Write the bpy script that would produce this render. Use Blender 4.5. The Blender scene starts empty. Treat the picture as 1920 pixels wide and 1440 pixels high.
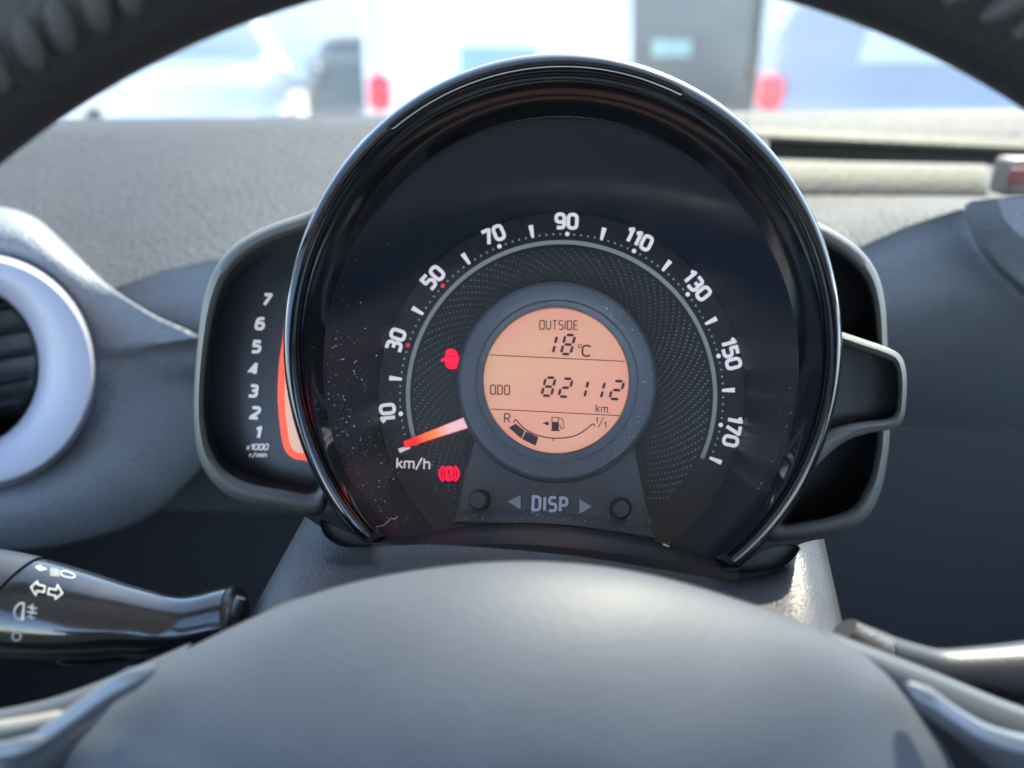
import bpy, bmesh, math, random
from mathutils import Vector, Matrix
random.seed(7)
R = math.radians
sc = bpy.context.scene
COL = sc.collection

# ------------------------------------------------------------------ camera, world, sun, exposure
FPX = 1442.0                       # focal length in photo pixels (1920 wide)
PITCH = R(24.0)
RIGHT = Vector((1, 0, 0)); UP = Vector((0, math.sin(PITCH), math.cos(PITCH))); FWD = Vector((0, math.cos(PITCH), -math.sin(PITCH)))
cam_d = bpy.data.cameras.new('camera'); cam = bpy.data.objects.new('camera', cam_d); COL.objects.link(cam)
cam.location = (0, 0, 0); cam.rotation_euler = (R(90) - PITCH, 0, 0)
cam_d.sensor_width = 36; cam_d.lens = 36 * FPX / 1920
cam_d.clip_start = 0.01; cam_d.clip_end = 3000
cam_d.dof.use_dof = True; cam_d.dof.focus_distance = 0.226; cam_d.dof.aperture_fstop = 6.2
sc.camera = cam

SUN_EL, SUN_AZ = 50.0, 29.0       # azimuth from +Y, negative = to the left
w = bpy.data.worlds.new('World'); sc.world = w; w.use_nodes = True
nt = w.node_tree; bg = nt.nodes['Background']
sky = nt.nodes.new('ShaderNodeTexSky'); sky.sky_type = 'NISHITA'; sky.sun_disc = False
sky.sun_elevation = R(SUN_EL); sky.sun_rotation = R(SUN_AZ); sky.air_density = 1.0; sky.dust_density = 1.0; sky.ozone_density = 1.5
nt.links.new(sky.outputs[0], bg.inputs[0]); bg.inputs[1].default_value = 0.15
sd = bpy.data.lights.new('sun', 'SUN'); sd.energy = 3.2; sd.angle = R(0.6); sd.color = (1, .88, .70)
sun = bpy.data.objects.new('sun', sd); COL.objects.link(sun)
sdir = Vector((math.sin(R(SUN_AZ)) * math.cos(R(SUN_EL)), math.cos(R(SUN_AZ)) * math.cos(R(SUN_EL)), math.sin(R(SUN_EL))))
sun.rotation_euler = (-sdir).to_track_quat('-Z', 'Y').to_euler(); sun.location = sdir * 8
sc.view_settings.view_transform = 'Standard'; sc.view_settings.look = 'None'
sc.view_settings.exposure = 3.12; sc.view_settings.gamma = 1
sc.cycles.max_bounces = 8; sc.cycles.transparent_max_bounces = 12; sc.cycles.sample_clamp_indirect = 6
sc.cycles.caustics_reflective = False; sc.cycles.caustics_refractive = False
sc.cycles.use_denoising = True

# ------------------------------------------------------------------ helpers
def C(x, y, d):                    # a point seen at photo pixel x, y, d metres in front of the camera
    return RIGHT * ((x - 960) / FPX * d) + UP * (-(y - 720) / FPX * d) + FWD * d
GO = C(1053, 742, .245)            # centre of the dial face
GN = (RIGHT * -.05 + UP * .14 - FWD * .989).normalized()
def G(x, y, h=0.0):                # a point on the gauge plane raised h metres off the dial face
    r = C(x, y, 1.0); p = GO + GN * h
    return r * (p.dot(GN) / r.dot(GN))
def GH(h): return lambda x, y: G(x, y, h)
def CD(d): return lambda x, y: C(x, y, d)

class M:
    def __init__(s): s.v = []; s.f = []
    def add(s, vs, fs):
        b = len(s.v); s.v += [Vector(p) for p in vs]; s.f += [tuple(b + i for i in f) for f in fs]; return s
    def box(s, c, size, rot=None):
        c = Vector(c); hx, hy, hz = [k / 2 for k in size]
        vs = [Vector((x, y, z)) for x in (-hx, hx) for y in (-hy, hy) for z in (-hz, hz)]
        if rot: vs = [rot @ p for p in vs]
        return s.add([c + p for p in vs], [(0, 1, 3, 2), (4, 6, 7, 5), (0, 4, 5, 1), (2, 3, 7, 6), (0, 2, 6, 4), (1, 5, 7, 3)])
    def loft(s, rings, closed=True, cap0=False, cap1=False):
        n = len(rings[0]); vs = [p for r in rings for p in r]; fs = []
        for i in range(len(rings) - 1):
            for j in range(n if closed else n - 1):
                k = (j + 1) % n
                fs.append((i * n + j, i * n + k, (i + 1) * n + k, (i + 1) * n + j))
        if cap0: fs.append(tuple(range(n)))
        if cap1: fs.append(tuple((len(rings) - 1) * n + j for j in range(n)))
        return s.add(vs, fs)
    def tube(s, pts, rad, n=12, caps=True):
        pts = [Vector(p) for p in pts]; rings = []
        for i, p in enumerate(pts):
            t = (pts[min(i + 1, len(pts) - 1)] - pts[max(i - 1, 0)]).normalized()
            a = t.cross(Vector((.13, .31, .94))).normalized(); b = t.cross(a)
            rr = rad[i] if isinstance(rad, (list, tuple)) else rad
            rings.append([p + a * math.cos(2 * math.pi * k / n) * rr + b * math.sin(2 * math.pi * k / n) * rr for k in range(n)])
        return s.loft(rings, True, caps, caps)
    def build(s, name, mat, parent=None, sharp=38, label=None, bevel=0):
        root = Vector(parent.get('_o', (0, 0, 0))) if parent else None
        if parent is None:
            o0 = Vector((sum(p.x for p in s.v), sum(p.y for p in s.v), sum(p.z for p in s.v))) / max(1, len(s.v))
            o0.z = min(p.z for p in s.v)
        else: o0 = root
        me = bpy.data.meshes.new(name); me.from_pydata([p - o0 for p in s.v], [], s.f)
        bm = bmesh.new(); bm.from_mesh(me); bmesh.ops.recalc_face_normals(bm, faces=bm.faces); bm.to_mesh(me); bm.free()
        me.polygons.foreach_set('use_smooth', [True] * len(me.polygons)); me.set_sharp_from_angle(angle=R(sharp))
        me.materials.append(mat); o = bpy.data.objects.new(name, me); COL.objects.link(o)
        if parent is None: o.location = o0
        else:
            o.parent = parent
        o['_o'] = tuple(o0)
        if label: o['label'] = label
        if bevel:
            m = o.modifiers.new('bevel', 'BEVEL'); m.width = bevel; m.segments = 3; m.limit_method = 'ANGLE'; m.angle_limit = R(40)
        return o
def thing(name, label, cat, loc, group=None):
    o = bpy.data.objects.new(name, None); COL.objects.link(o); o.location = loc; o['_o'] = tuple(loc)
    o.empty_display_size = .02; o['label'] = label; o['category'] = cat
    if group: o['group'] = group
    return o
def tag(o, label, cat, group=None, kind=None):
    if label: o['label'] = label
    if cat: o['category'] = cat
    if group: o['group'] = group
    if kind: o['kind'] = kind
    return o

def spline(pts, n=8, closed=False):
    out = []; N = len(pts)
    rng = range(N) if closed else range(N - 1)
    for i in rng:
        g = lambda k: pts[k % N] if closed else pts[max(0, min(N - 1, k))]
        p0, p1, p2, p3 = g(i - 1), g(i), g(i + 1), g(i + 2)
        for k in range(n):
            t = k / n
            out.append(tuple(.5 * (2 * b + (c - a) * t + (2 * a - 5 * b + 4 * c - d) * t * t + (3 * b - a - 3 * c + d) * t ** 3)
                             for a, b, c, d in zip(p0, p1, p2, p3)))
    if not closed: out.append(tuple(pts[-1]))
    return out
def ell(cx, cy, rx, ry, a0=0, a1=360, n=96, full=False):
    m = n if full else n + 1
    return [(cx + rx * math.sin(R(a0 + (a1 - a0) * k / n)), cy - ry * math.cos(R(a0 + (a1 - a0) * k / n))) for k in range(m)]
def resample(pts, n, closed=True):
    P = [Vector(p) for p in pts] + ([Vector(pts[0])] if closed else [])
    L = [0]
    for a, b in zip(P, P[1:]): L.append(L[-1] + (b - a).length)
    out = []; j = 0
    for k in range(n):
        t = L[-1] * k / (n if closed else n - 1)
        while j < len(L) - 2 and L[j + 1] < t: j += 1
        u = (t - L[j]) / max(1e-9, L[j + 1] - L[j]); out.append(tuple(P[j].lerp(P[j + 1], u)))
    return out
def offset_loop(pts, d):           # inward for a clockwise pixel outline when d > 0
    n = len(pts); out = []
    cx = sum(p[0] for p in pts) / n; cy = sum(p[1] for p in pts) / n
    for i in range(n):
        a = Vector(pts[i - 1]); b = Vector(pts[(i + 1) % n]); t = (b - a).normalized(); nn = Vector((-t.y, t.x))
        if nn.dot(Vector((cx, cy)) - Vector(pts[i])) < 0: nn = -nn
        out.append(tuple(Vector(pts[i]) + nn * d))
    return out

# ------------------------------------------------------------------ materials
def mat(name, col, rough=.5, metal=0, bump=0, scale=900, kind='noise', emit=None, es=1.0, coat=0, spec=.5, mottle=0, mscale=60, rvar=0):
    m = bpy.data.materials.new(name); m.use_nodes = True; t = m.node_tree; b = t.nodes['Principled BSDF']
    b.inputs['Base Color'].default_value = (*col, 1); b.inputs['Roughness'].default_value = rough
    b.inputs['Metallic'].default_value = metal; b.inputs['Coat Weight'].default_value = coat; b.inputs['Coat Roughness'].default_value = .03
    b.inputs['Specular IOR Level'].default_value = spec
    if emit: b.inputs['Emission Color'].default_value = (*emit, 1); b.inputs['Emission Strength'].default_value = es
    tc = t.nodes.new('ShaderNodeTexCoord')
    if bump:
        if kind == 'voronoi':
            tx = t.nodes.new('ShaderNodeTexVoronoi'); tx.feature = 'SMOOTH_F1'; tx.inputs['Scale'].default_value = scale; tx.inputs['Smoothness'].default_value = .4; out = tx.outputs['Distance']
            n2 = t.nodes.new('ShaderNodeTexNoise'); n2.inputs['Scale'].default_value = scale * .8; n2.inputs['Detail'].default_value = 2
            mx = t.nodes.new('ShaderNodeMath'); mx.operation = 'ADD'; t.links.new(tc.outputs['Object'], n2.inputs['Vector'])
            t.links.new(out, mx.inputs[0]); t.links.new(n2.outputs[0], mx.inputs[1]); out = mx.outputs[0]
        else:
            tx = t.nodes.new('ShaderNodeTexNoise'); tx.inputs['Scale'].default_value = scale; tx.inputs['Detail'].default_value = 4; out = tx.outputs['Fac']
        t.links.new(tc.outputs['Object'], tx.inputs['Vector'])
        bp = t.nodes.new('ShaderNodeBump'); bp.inputs['Strength'].default_value = bump; bp.inputs['Distance'].default_value = .35 / scale
        t.links.new(out, bp.inputs['Height']); t.links.new(bp.outputs[0], b.inputs['Normal'])
    if mottle:
        n = t.nodes.new('ShaderNodeTexNoise'); n.inputs['Scale'].default_value = mscale; n.inputs['Detail'].default_value = 6
        t.links.new(tc.outputs['Object'], n.inputs['Vector'])
        r = t.nodes.new('ShaderNodeMapRange'); r.inputs[1].default_value = .3; r.inputs[2].default_value = .7; r.inputs[3].default_value = 1 - mottle; r.inputs[4].default_value = 1 + mottle
        t.links.new(n.outputs[0], r.inputs[0])
        mu = t.nodes.new('ShaderNodeVectorMath'); mu.operation = 'SCALE'; mu.inputs[0].default_value = col; t.links.new(r.outputs[0], mu.inputs['Scale'])
        t.links.new(mu.outputs[0], b.inputs['Base Color'])
        if rvar:
            r2 = t.nodes.new('ShaderNodeMapRange'); r2.inputs[1].default_value = .3; r2.inputs[2].default_value = .7; r2.inputs[3].default_value = max(.02, rough - rvar); r2.inputs[4].default_value = rough + rvar
            t.links.new(n.outputs[0], r2.inputs[0]); t.links.new(r2.outputs[0], b.inputs['Roughness'])
    return m
def glassy(name, tint, ior=1.5, rough=.0, dust=0.0):
    m = bpy.data.materials.new(name); m.use_nodes = True; t = m.node_tree; t.nodes.clear()
    o = t.nodes.new('ShaderNodeOutputMaterial'); mx = t.nodes.new('ShaderNodeMixShader'); tr = t.nodes.new('ShaderNodeBsdfTransparent'); gl = t.nodes.new('ShaderNodeBsdfGlossy')
    fr = t.nodes.new('ShaderNodeFresnel'); ge = t.nodes.new('ShaderNodeNewGeometry'); io = t.nodes.new('ShaderNodeMapRange')   # same reflectance from either side of the thin pane
    io.inputs[3].default_value = ior; io.inputs[4].default_value = 1 / ior; t.links.new(ge.outputs['Backfacing'], io.inputs[0]); t.links.new(io.outputs[0], fr.inputs[0])
    tr.inputs[0].default_value = (*tint, 1); gl.inputs['Roughness'].default_value = rough
    t.links.new(fr.outputs[0], mx.inputs[0]); t.links.new(tr.outputs[0], mx.inputs[1]); t.links.new(gl.outputs[0], mx.inputs[2])
    last = mx.outputs[0]
    if dust:
        df = t.nodes.new('ShaderNodeBsdfTranslucent'); df.inputs[0].default_value = (.9, .9, .9, 1); m2 = t.nodes.new('ShaderNodeMixShader')
        tc = t.nodes.new('ShaderNodeTexCoord'); n = t.nodes.new('ShaderNodeTexNoise'); n.inputs['Scale'].default_value = 6; n.inputs['Detail'].default_value = 8
        r = t.nodes.new('ShaderNodeMapRange'); r.inputs[1].default_value = .35; r.inputs[2].default_value = .75; r.inputs[3].default_value = dust * .5; r.inputs[4].default_value = dust * 1.5
        t.links.new(tc.outputs['Object'], n.inputs['Vector']); t.links.new(n.outputs[0], r.inputs[0]); t.links.new(r.outputs[0], m2.inputs[0])
        t.links.new(last, m2.inputs[1]); t.links.new(df.outputs[0], m2.inputs[2]); last = m2.outputs[0]
    t.links.new(last, o.inputs[0]); return m

PIANO = mat('piano_black_plastic', (.004, .004, .005), .10, spec=.55, coat=.35, mottle=.3, mscale=300, rvar=.03)
BLACKSAT = mat('satin_black_plastic', (.006, .007, .010), .32)
DIALFACE = mat('dial_face_black', (.004, .006, .010), .45)
INNER = mat('dark_recess_plastic', (.007, .010, .017), .34, spec=.6)
PRINT = mat('lit_white_print', (.55, .50, .51), .6, emit=(1, .84, .84), es=0.05)
PRINTDIM = mat('tachometer_print', (.7, .68, .7), .6, emit=(1, .9, .92), es=0.035)
ARC = mat('scale_arc_grey', (.22, .22, .21), .45, emit=(.9, .9, .85), es=0.006)
DOTS = mat('faint_grey_print', (.16, .18, .19), .6)
REDP = mat('red_print', (.7, .03, .05), .6, emit=(1, .05, .1), es=0.03)
WARN = mat('warning_lamp_red', (.5, .0, .02), .6, emit=(1, .0, .045), es=0.15)
WARNDK = mat('warning_symbol_dark', (.08, .0, .005), .6)
LCD = mat('backlit_lcd_peach', (.18, .10, .06), .5, emit=(1, .50, .27), es=0.074, mottle=.0)
LCDINK = mat('lcd_ink', (.035, .015, .015), .6)
GREYTX = mat('charcoal_grained_plastic', (.062, .067, .076), .42, bump=.55, scale=2600, mottle=.12, mscale=200)
PANELM = mat('charcoal_fine_plastic', (.052, .056, .064), .40, bump=.5, scale=3200)
ENGR = mat('pale_grey_lettering', (.62, .62, .63), .45)
COLM = mat('leather_grain_plastic', (.034, .034, .036), .38, spec=.55, bump=.65, scale=1900, kind='voronoi', mottle=.15, mscale=90)
DASH = mat('dash_grained_plastic', (.043, .041, .038), .50, spec=.13, bump=1.6, scale=420, kind='voronoi', mottle=.08, mscale=30)
DASHF = mat('fill_lightened_dash_plastic', (.145, .157, .175), .50, spec=.35, bump=.8, scale=600, kind='voronoi', mottle=.06, mscale=30)  # lighter and bluer than the top pad to replace missing fill light
DASHLOW = mat('footwell_shade_dash_plastic', (.006, .0065, .009), .55, bump=.4, scale=900)  # near-black colour paints in the footwell shade
PODM = mat('pod_grained_plastic', (.090, .088, .078), .45, bump=.6, scale=1500)
PAD = mat('wheel_pad_plastic', (.056, .064, .080), .55, spec=.28, bump=.35, scale=900, mottle=.22, mscale=14)
RIMM = mat('black_leather', (.016, .016, .018), .52, bump=.6, scale=700, kind='voronoi')
THREAD = mat('grey_stitching', (.042, .040, .038), .75)
SILVER = mat('satin_silver_trim', (.13, .145, .17), .36, metal=.6)
STALK = mat('stalk_black_plastic', (.010, .011, .014), .16, coat=.4, mottle=.2, mscale=300, rvar=.03)
STALKG = mat('stalk_knob_plastic', (.012, .014, .019), .40, bump=.3, scale=1500)
ICON = mat('stalk_white_print', (.42, .43, .43), .5)
VENTR = mat('lavender_white_plastic', (.29, .285, .335), .38)
VENTB = mat('vent_black', (.006, .006, .008), .3)
VENTS = mat('vent_slat_satin', (.03, .032, .038), .28)

_t = LCD.node_tree; _n = _t.nodes.new('ShaderNodeTexNoise'); _n.inputs['Scale'].default_value = 45; _n.inputs['Detail'].default_value = 1
_c = _t.nodes.new('ShaderNodeValToRGB'); _c.color_ramp.elements[0].position = .38; _c.color_ramp.elements[1].position = .62
_c.color_ramp.elements[0].color = (.94, .50, .32, 1); _c.color_ramp.elements[1].color = (1, .42, .33, 1)
_tc = _t.nodes.new('ShaderNodeTexCoord'); _t.links.new(_tc.outputs['Object'], _n.inputs['Vector']); _t.links.new(_n.outputs[0], _c.inputs[0]); _t.links.new(_c.outputs[0], _t.nodes['Principled BSDF'].inputs['Emission Color'])
# ------------------------------------------------------------------ stroke lettering
S = .0
GL = {
 '0': (.62, [([(0, 0, .28), (0, 1, .28), (.62, 1, .28), (.62, 0, .28)], True)]),
 'O': (.62, [([(0, 0, .22), (0, 1, .22), (.62, 1, .22), (.62, 0, .22)], True)]),
 '1': (.34, [([(0, .80, 0), (.30, 1, .03), (.30, 0, 0)], False)]),
 '2': (.58, [([(0, .88, 0), (.08, 1, .2), (.58, 1, .25), (.58, .58, .2), (0, .1, .05), (0, 0, 0), (.6, 0, 0)], False)]),
 '3': (.58, [([(0, 1, 0), (.56, 1, .22), (.56, .53, .22), (.18, .53, 0)], False), ([(.18, .53, 0), (.6, .53, .24), (.6, 0, .26), (0, 0, 0)], False)]),
 '4': (.62, [([(.45, 0, 0), (.45, 1.04, 0)], False), ([(.43, 1, 0), (.02, .25, 0), (.64, .25, 0)], False)]),
 '5': (.58, [([(.56, 1, 0), (.04, 1, 0), (.04, .58, .03), (.6, .58, .26), (.6, 0, .28), (0, 0, 0)], False)]),
 '6': (.6, [([(.55, 1, 0), (0, 1, .4), (0, 0, .28), (.6, 0, .28), (.6, .58, .26), (.02, .58, 0)], False)]),
 '7': (.56, [([(0, 1, 0), (.58, 1, .04), (.18, 0, 0)], False)]),
 '9': (.6, [([(.58, .42, 0), (0, .42, .26), (0, 1, .28), (.6, 1, .28), (.6, 0, .4), (.06, 0, 0)], False)]),
 'U': (.6, [([(0, 1, 0), (0, 0, .25), (.6, 0, .25), (.6, 1, 0)], False)]),
 'T': (.56, [([(0, 1, 0), (.56, 1, 0)], False), ([(.28, 1, 0), (.28, 0, 0)], False)]),
 'S': (.56, [([(.54, 1, 0), (0, 1, .24), (0, .52, .2), (.56, .52, .2), (.56, 0, .24), (0, 0, 0)], False)]),
 'I': (.04, [([(.02, 0, 0), (.02, 1, 0)], False)]),
 'D': (.6, [([(0, 0, 0), (0, 1, 0), (.6, 1, .32), (.6, 0, .32)], True)]),
 'E': (.5, [([(.5, 1, 0), (0, 1, 0), (0, 0, 0), (.5, 0, 0)], False), ([(0, .52, 0), (.44, .52, 0)], False)]),
 'P': (.55, [([(0, 0, 0), (0, 1, 0), (.56, 1, .25), (.56, .44, .25), (0, .44, 0)], False)]),
 'R': (.56, [([(0, 0, 0), (0, 1, 0), (.54, 1, .24), (.54, .48, .24), (0, .48, 0)], False), ([(.26, .48, 0), (.58, 0, 0)], False)]),
 'C': (.6, [([(.6, .86, 0), (.5, 1, .12), (0, 1, .38), (0, 0, .38), (.5, 0, .12), (.6, .14, 0)], False)]),
 'k': (.44, [([(0, 0, 0), (0, 1, 0)], False), ([(.42, .70, 0), (.06, .32, 0)], False), ([(.14, .40, 0), (.46, 0, 0)], False)]),
 'm': (.8, [([(0, 0, 0), (0, .7, 0)], False), ([(0, .66, 0), (.4, .7, .16), (.4, 0, 0)], False), ([(.4, .66, 0), (.8, .7, .16), (.8, 0, 0)], False)]),
 'h': (.46, [([(0, 0, 0), (0, 1, 0)], False), ([(0, .66, 0), (.46, .7, .18), (.46, 0, 0)], False)]),
 'n': (.44, [([(0, 0, 0), (0, .7, 0)], False), ([(0, .66, 0), (.44, .7, .18), (.44, 0, 0)], False)]),
 'r': (.3, [([(0, 0, 0), (0, .7, 0)], False), ([(0, .6, 0), (.3, .68, .1)], False)]),
 'i': (.04, [([(.02, 0, 0), (.02, .7, 0)], False), ([(.02, .88, 0), (.02, 1, 0)], False)]),
 'x': (.42, [([(0, 0, 0), (.42, .7, 0)], False), ([(0, .7, 0), (.42, 0, 0)], False)]),
 '/': (.5, [([(0, -.1, 0), (.5, 1.1, 0)], False)]),
}
def fillet(pts, closed):
    out = []; n = len(pts)
    for i, (x, y, r) in enumerate(pts):
        p = Vector((x, y))
        if r <= 0 or (not closed and i in (0, n - 1)): out.append(p); continue
        a = Vector(pts[i - 1][:2]); b = Vector(pts[(i + 1) % n][:2])
        da, db = a - p, b - p; rr = min(r, da.length * .5, db.length * .5)
        p1 = p + da.normalized() * rr; p2 = p + db.normalized() * rr
        for k in range(7):
            t = k / 6; out.append(p1 * (1 - t) ** 2 + p * 2 * t * (1 - t) * .93 + p2 * t * t + (p1 + p2) * .5 * 2 * t * (1 - t) * .07)
    res = []
    for p in out:
        if not res or (p - res[-1]).length > 1e-4: res.append(p)
    return res
def ribbon(m, pts, wd, closed, fn, hs=None):
    """flat stroke of width wd along 2-D points; fn maps 2-D to the surface"""
    n = len(pts); L = []; Rr = []
    for i in range(n):
        p = Vector(pts[i])
        a = Vector(pts[i - 1]) if (i > 0 or closed) else None
        b = Vector(pts[(i + 1) % n]) if (i < n - 1 or closed) else None
        if a is None: t = (b - p).normalized(); nn = Vector((-t.y, t.x)); k = 1
        elif b is None: t = (p - a).normalized(); nn = Vector((-t.y, t.x)); k = 1
        else:
            t1 = (p - a).normalized(); t2 = (b - p).normalized(); n1 = Vector((-t1.y, t1.x)); n2 = Vector((-t2.y, t2.x))
            nn = (n1 + n2); nn = nn.normalized() if nn.length > 1e-6 else n1; k = min(2.0, 1 / max(.3, nn.dot(n1)))
        L.append(fn(*(p + nn * wd * .5 * k))); Rr.append(fn(*(p - nn * wd * .5 * k)))
    vs = L + Rr; fs = []
    for i in range(n if closed else n - 1):
        j = (i + 1) % n; fs.append((i, j, n + j, n + i))
    m.add(vs, fs)
def text(m, s, x, y, h, wt, plane, ang=0, slant=0, wide=1.0, gap=.22):
    """centre x, y and height h in photo pixels on plane(h)(x, y)"""
    W = sum(GL[c][0] * wide + gap for c in s) - gap; X = -W / 2; ca, sa = math.cos(R(ang)), math.sin(R(ang)); lay = 0
    for c in s:
        gw, strokes = GL[c]
        for pts, closed in strokes:
            lay += 1
            pp = fillet([(px * wide, py, r * min(1, wide)) for px, py, r in pts], closed)
            q = []
            for p in pp:
                u = (X + p.x + (p.y - .5) * slant) * h; v = (p.y - .5) * h
                q.append(Vector((x + u * ca + v * sa, y + u * sa - v * ca)))
            pl = plane(.00002 * (lay % 3))
            ribbon(m, q, wt, closed, pl)
        X += gw * wide + gap
    return m
SEG = {'8': 'abcdefg', '1': 'bc', '2': 'abged'}
def seg_digit(m, ch, x, y, wd, h, th, plane, ang=0, slant=.18):
    g = th * .28; w2, h2 = wd / 2 - th / 2, h / 2 - th / 2
    P = {'a': ((-w2, h2), (w2, h2)), 'b': ((w2, h2), (w2, 0)), 'c': ((w2, 0), (w2, -h2)), 'd': ((-w2, -h2), (w2, -h2)), 'e': ((-w2, 0), (-w2, -h2)), 'f': ((-w2, h2), (-w2, 0)), 'g': ((-w2, 0), (w2, 0))}
    ca, sa = math.cos(R(ang)), math.sin(R(ang)); fn = plane(0)
    def mp(u, v):
        u += v * slant; return fn(x + u * ca + v * sa, y + u * sa - v * ca)
    for s in SEG[ch]:
        a, b = Vector(P[s][0]), Vector(P[s][1]); t = (b - a).normalized(); n = Vector((-t.y, t.x)); a = a + t * (g + th * .25); b = b - t * (g + th * .25); k = th * .5
        pts = [a - t * k * .3, a + t * k * .5 + n * k, b - t * k * .5 + n * k, b + t * k * .3, b - t * k * .5 - n * k, a + t * k * .5 - n * k]
        m.add([mp(*p) for p in pts], [tuple(range(6))])
def poly(m, pts, fn): m.add([fn(*p) for p in pts], [tuple(range(len(pts)))]); return m
def disc(m, x, y, rx, ry, fn, n=12): return poly(m, ell(x, y, rx, ry, n=n, full=True), fn)
def slab(m, pts, f0, f1):          # outline extruded between two surfaces, closed
    return m.loft([[f0(*p) for p in pts], [f1(*p) for p in pts]], True, True, True)

# ================================================================== THE PLACE OUTSIDE
GZ = -1.12
road = M().add([(-600, -300, GZ), (600, -300, GZ), (600, 900, GZ), (-600, 900, GZ)], [(0, 1, 2, 3)]).build('road', mat('asphalt', (.30, .295, .29), .85, bump=.5, scale=60, mottle=.15, mscale=3))
road['kind'] = 'structure'

def car(name, label, cat, x, y, rz, paint, L=3.7, W=1.66, H=1.48, van=False, win=(1.0, .93, .8), tint=(.25, .36, .38), lampm=None, glasscol=None):
    t = thing(name, label, cat, (x, y, GZ))
    rot = Matrix.Rotation(rz, 3, 'Z'); o = Vector((x, y, GZ))
    T = lambda p: o + rot @ Vector(p)
    # side profile (y along car, rear at 0 facing -y), z up
    if van: prof = [(0, .32), (-.02, .6), (.0, 1.0), (.05, H * .8), (.12, H), (L * .62, H), (L * .74, H * .93), (L * .86, 1.08), (L * .98, .92), (L, .6), (L, .3)]
    else: prof = [(.04, .30), (-.03, .5), (.02, .78), (.10, .95), (.24, H * .88), (.42, H), (L * .50, H), (L * .66, H * .9), (L * .78, .98), (L * .95, .82), (L, .6), (L, .3)]
    prof = spline(prof, 4)
    def half(z):
        if z < .95: return W / 2 - .03 * max(0, (.5 - z)) - .02
        k = (z - .95) / max(.01, (H - .95)); return W / 2 - .02 - (.06 if van else .20) * k ** 1.3
    bb = M(); rings = []
    for (yy, zz) in prof:
        hw = half(zz); r = []
        for s in (-1, -.93, -.8, -.4, 0, .4, .8, .93, 1):
            r.append(T((s * hw, yy + .10 * abs(s) ** 5 * (1 if yy < L / 2 else -1), zz - .03 * abs(s) ** 6 * (1 if zz > 1 else 0))))
        rings.append(r)
    bb.loft(rings, False)
    for e in (0, -1):
        edge = [r[e] for r in rings]; b = len(bb.v); low = [Vector((p.x, p.y, GZ + .3)) for p in edge]; bb.loft([edge, low], False)
    bb.build('body', paint, t, sharp=30)
    gm = mat('car_window_glass_' + name, tint, .08, coat=.5)
    # rear window
    z0, z1 = (win[0], H * win[1])
    def yy(z):
        for a, b in zip(prof, prof[1:]):
            if a[0] < L / 2 and a[1] <= z <= b[1]: return a[0] + (b[0] - a[0]) * (z - a[1]) / max(1e-6, b[1] - a[1])
        return .1
    g = M(); rr = []
    for k in range(5):
        z = z0 + (z1 - z0) * k / 4; hw = half(z) * win[2]
        rr.append([T((s * hw, yy(z) + .10 * abs(s * .8) ** 5 - .012, z)) for s in (-1, -.5, 0, .5, 1)])
    g.loft(rr, False); g.build('rear_window', gm, t)
    for s in (-1, 1):
        sw = M(); ya, yb = (.9 if van else .45), L * .64
        rr = []
        for k in range(4):
            z = 1.0 + (H * .92 - 1.0) * k / 3; rr.append([T((s * (half(z) + .006), ya + .12 * k / 3 + (yb - ya - .3 * k / 3) * j / 4, z)) for j in range(5)])
        sw.loft(rr, False); sw.build('side_window', gm, t)
        lm = M(); lm.box((0, 0, 0), (.15, .12, .22)); lm.v = [T((s * (W / 2 - .12) + p.x, .055 + p.y, .82 + p.z)) for p in lm.v]
        lm.build('tail_light', lampm, t, bevel=.05)
        for yw in (.62, L - .68):
            wm = M(); wm.tube([T((s * (W / 2 - .18), yw, .30)), T((s * (W / 2 + .0), yw, .30))], .30, 24); wh = wm.build('wheel', TYRE, t)
            rm = M(); rm.tube([T((s * (W / 2 - .02), yw, .30)), T((s * (W / 2 + .012), yw, .30))], .19, 20); rm.build('rim', HUBM, wh)
        mm = M(); mm.box((0, 0, 0), (.16, .09, .12)); mm.v = [T((s * (W / 2 + .09) + p.x, L * .66 + p.y, 1.0 + p.z)) for p in mm.v]; mm.build('door_mirror', paint, t, bevel=.03)
    bp = M(); bp.box((0, 0, 0), (W * .9, .10, .24)); bp.v = [T(p + Vector((0, .0, .44))) for p in bp.v]; bp.build('bumper', paint, t, bevel=.04)
    pl = M(); pl.box((0, 0, 0), (.52, .015, .11)); pl.v = [T(p + Vector((0, -.058, .46))) for p in pl.v]; pl.build('number_plate', PLATE, t)
    return t
TYRE = mat('tyre_rubber', (.02, .02, .02), .8); HUBM = mat('alloy', (.5, .5, .52), .35, metal=.8); PLATE = mat('plate_white', (.7, .7, .65), .5)
LAMP = mat('tail_light_red', (.75, .02, .04), .25, coat=.5, emit=(1, .02, .06), es=0.12)
white = mat('white_car_paint', (.80, .80, .80), .25, coat=.6); silver = mat('silver_car_paint', (.34, .37, .41), .25, metal=.3, coat=.6); darkp = mat('dark_green_grey_paint', (.10, .12, .115), .4, coat=.3)
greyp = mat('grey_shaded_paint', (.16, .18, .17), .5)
car('white_van', 'white high van seen from behind above the top of the speedometer', 'van', -.08, 5.2, R(3), white, L=4.6, W=1.75, H=2.0, van=True, win=(.62, .545, .42), tint=(.18, .32, .36), lampm=LAMP)
car('silver_car', 'silver hatchback at the right with a red tail light at its left corner', 'car', 2.36, 4.9, R(-26), silver, W=1.84, win=(1.0, .93, .5), lampm=LAMP, tint=(.55, .58, .58))
car('dark_van', 'dark grey green van parked between the white van and the silver hatchback', 'van', 1.75, 9.2, R(2), darkp, L=5.0, W=2.1, H=2.3, van=True, lampm=bpy.data.materials.get('tail_lens_dark') or mat('tail_lens_dark', (.12, .05, .05), .3), win=(.97, .495, .30), tint=(.35, .55, .5))
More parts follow.
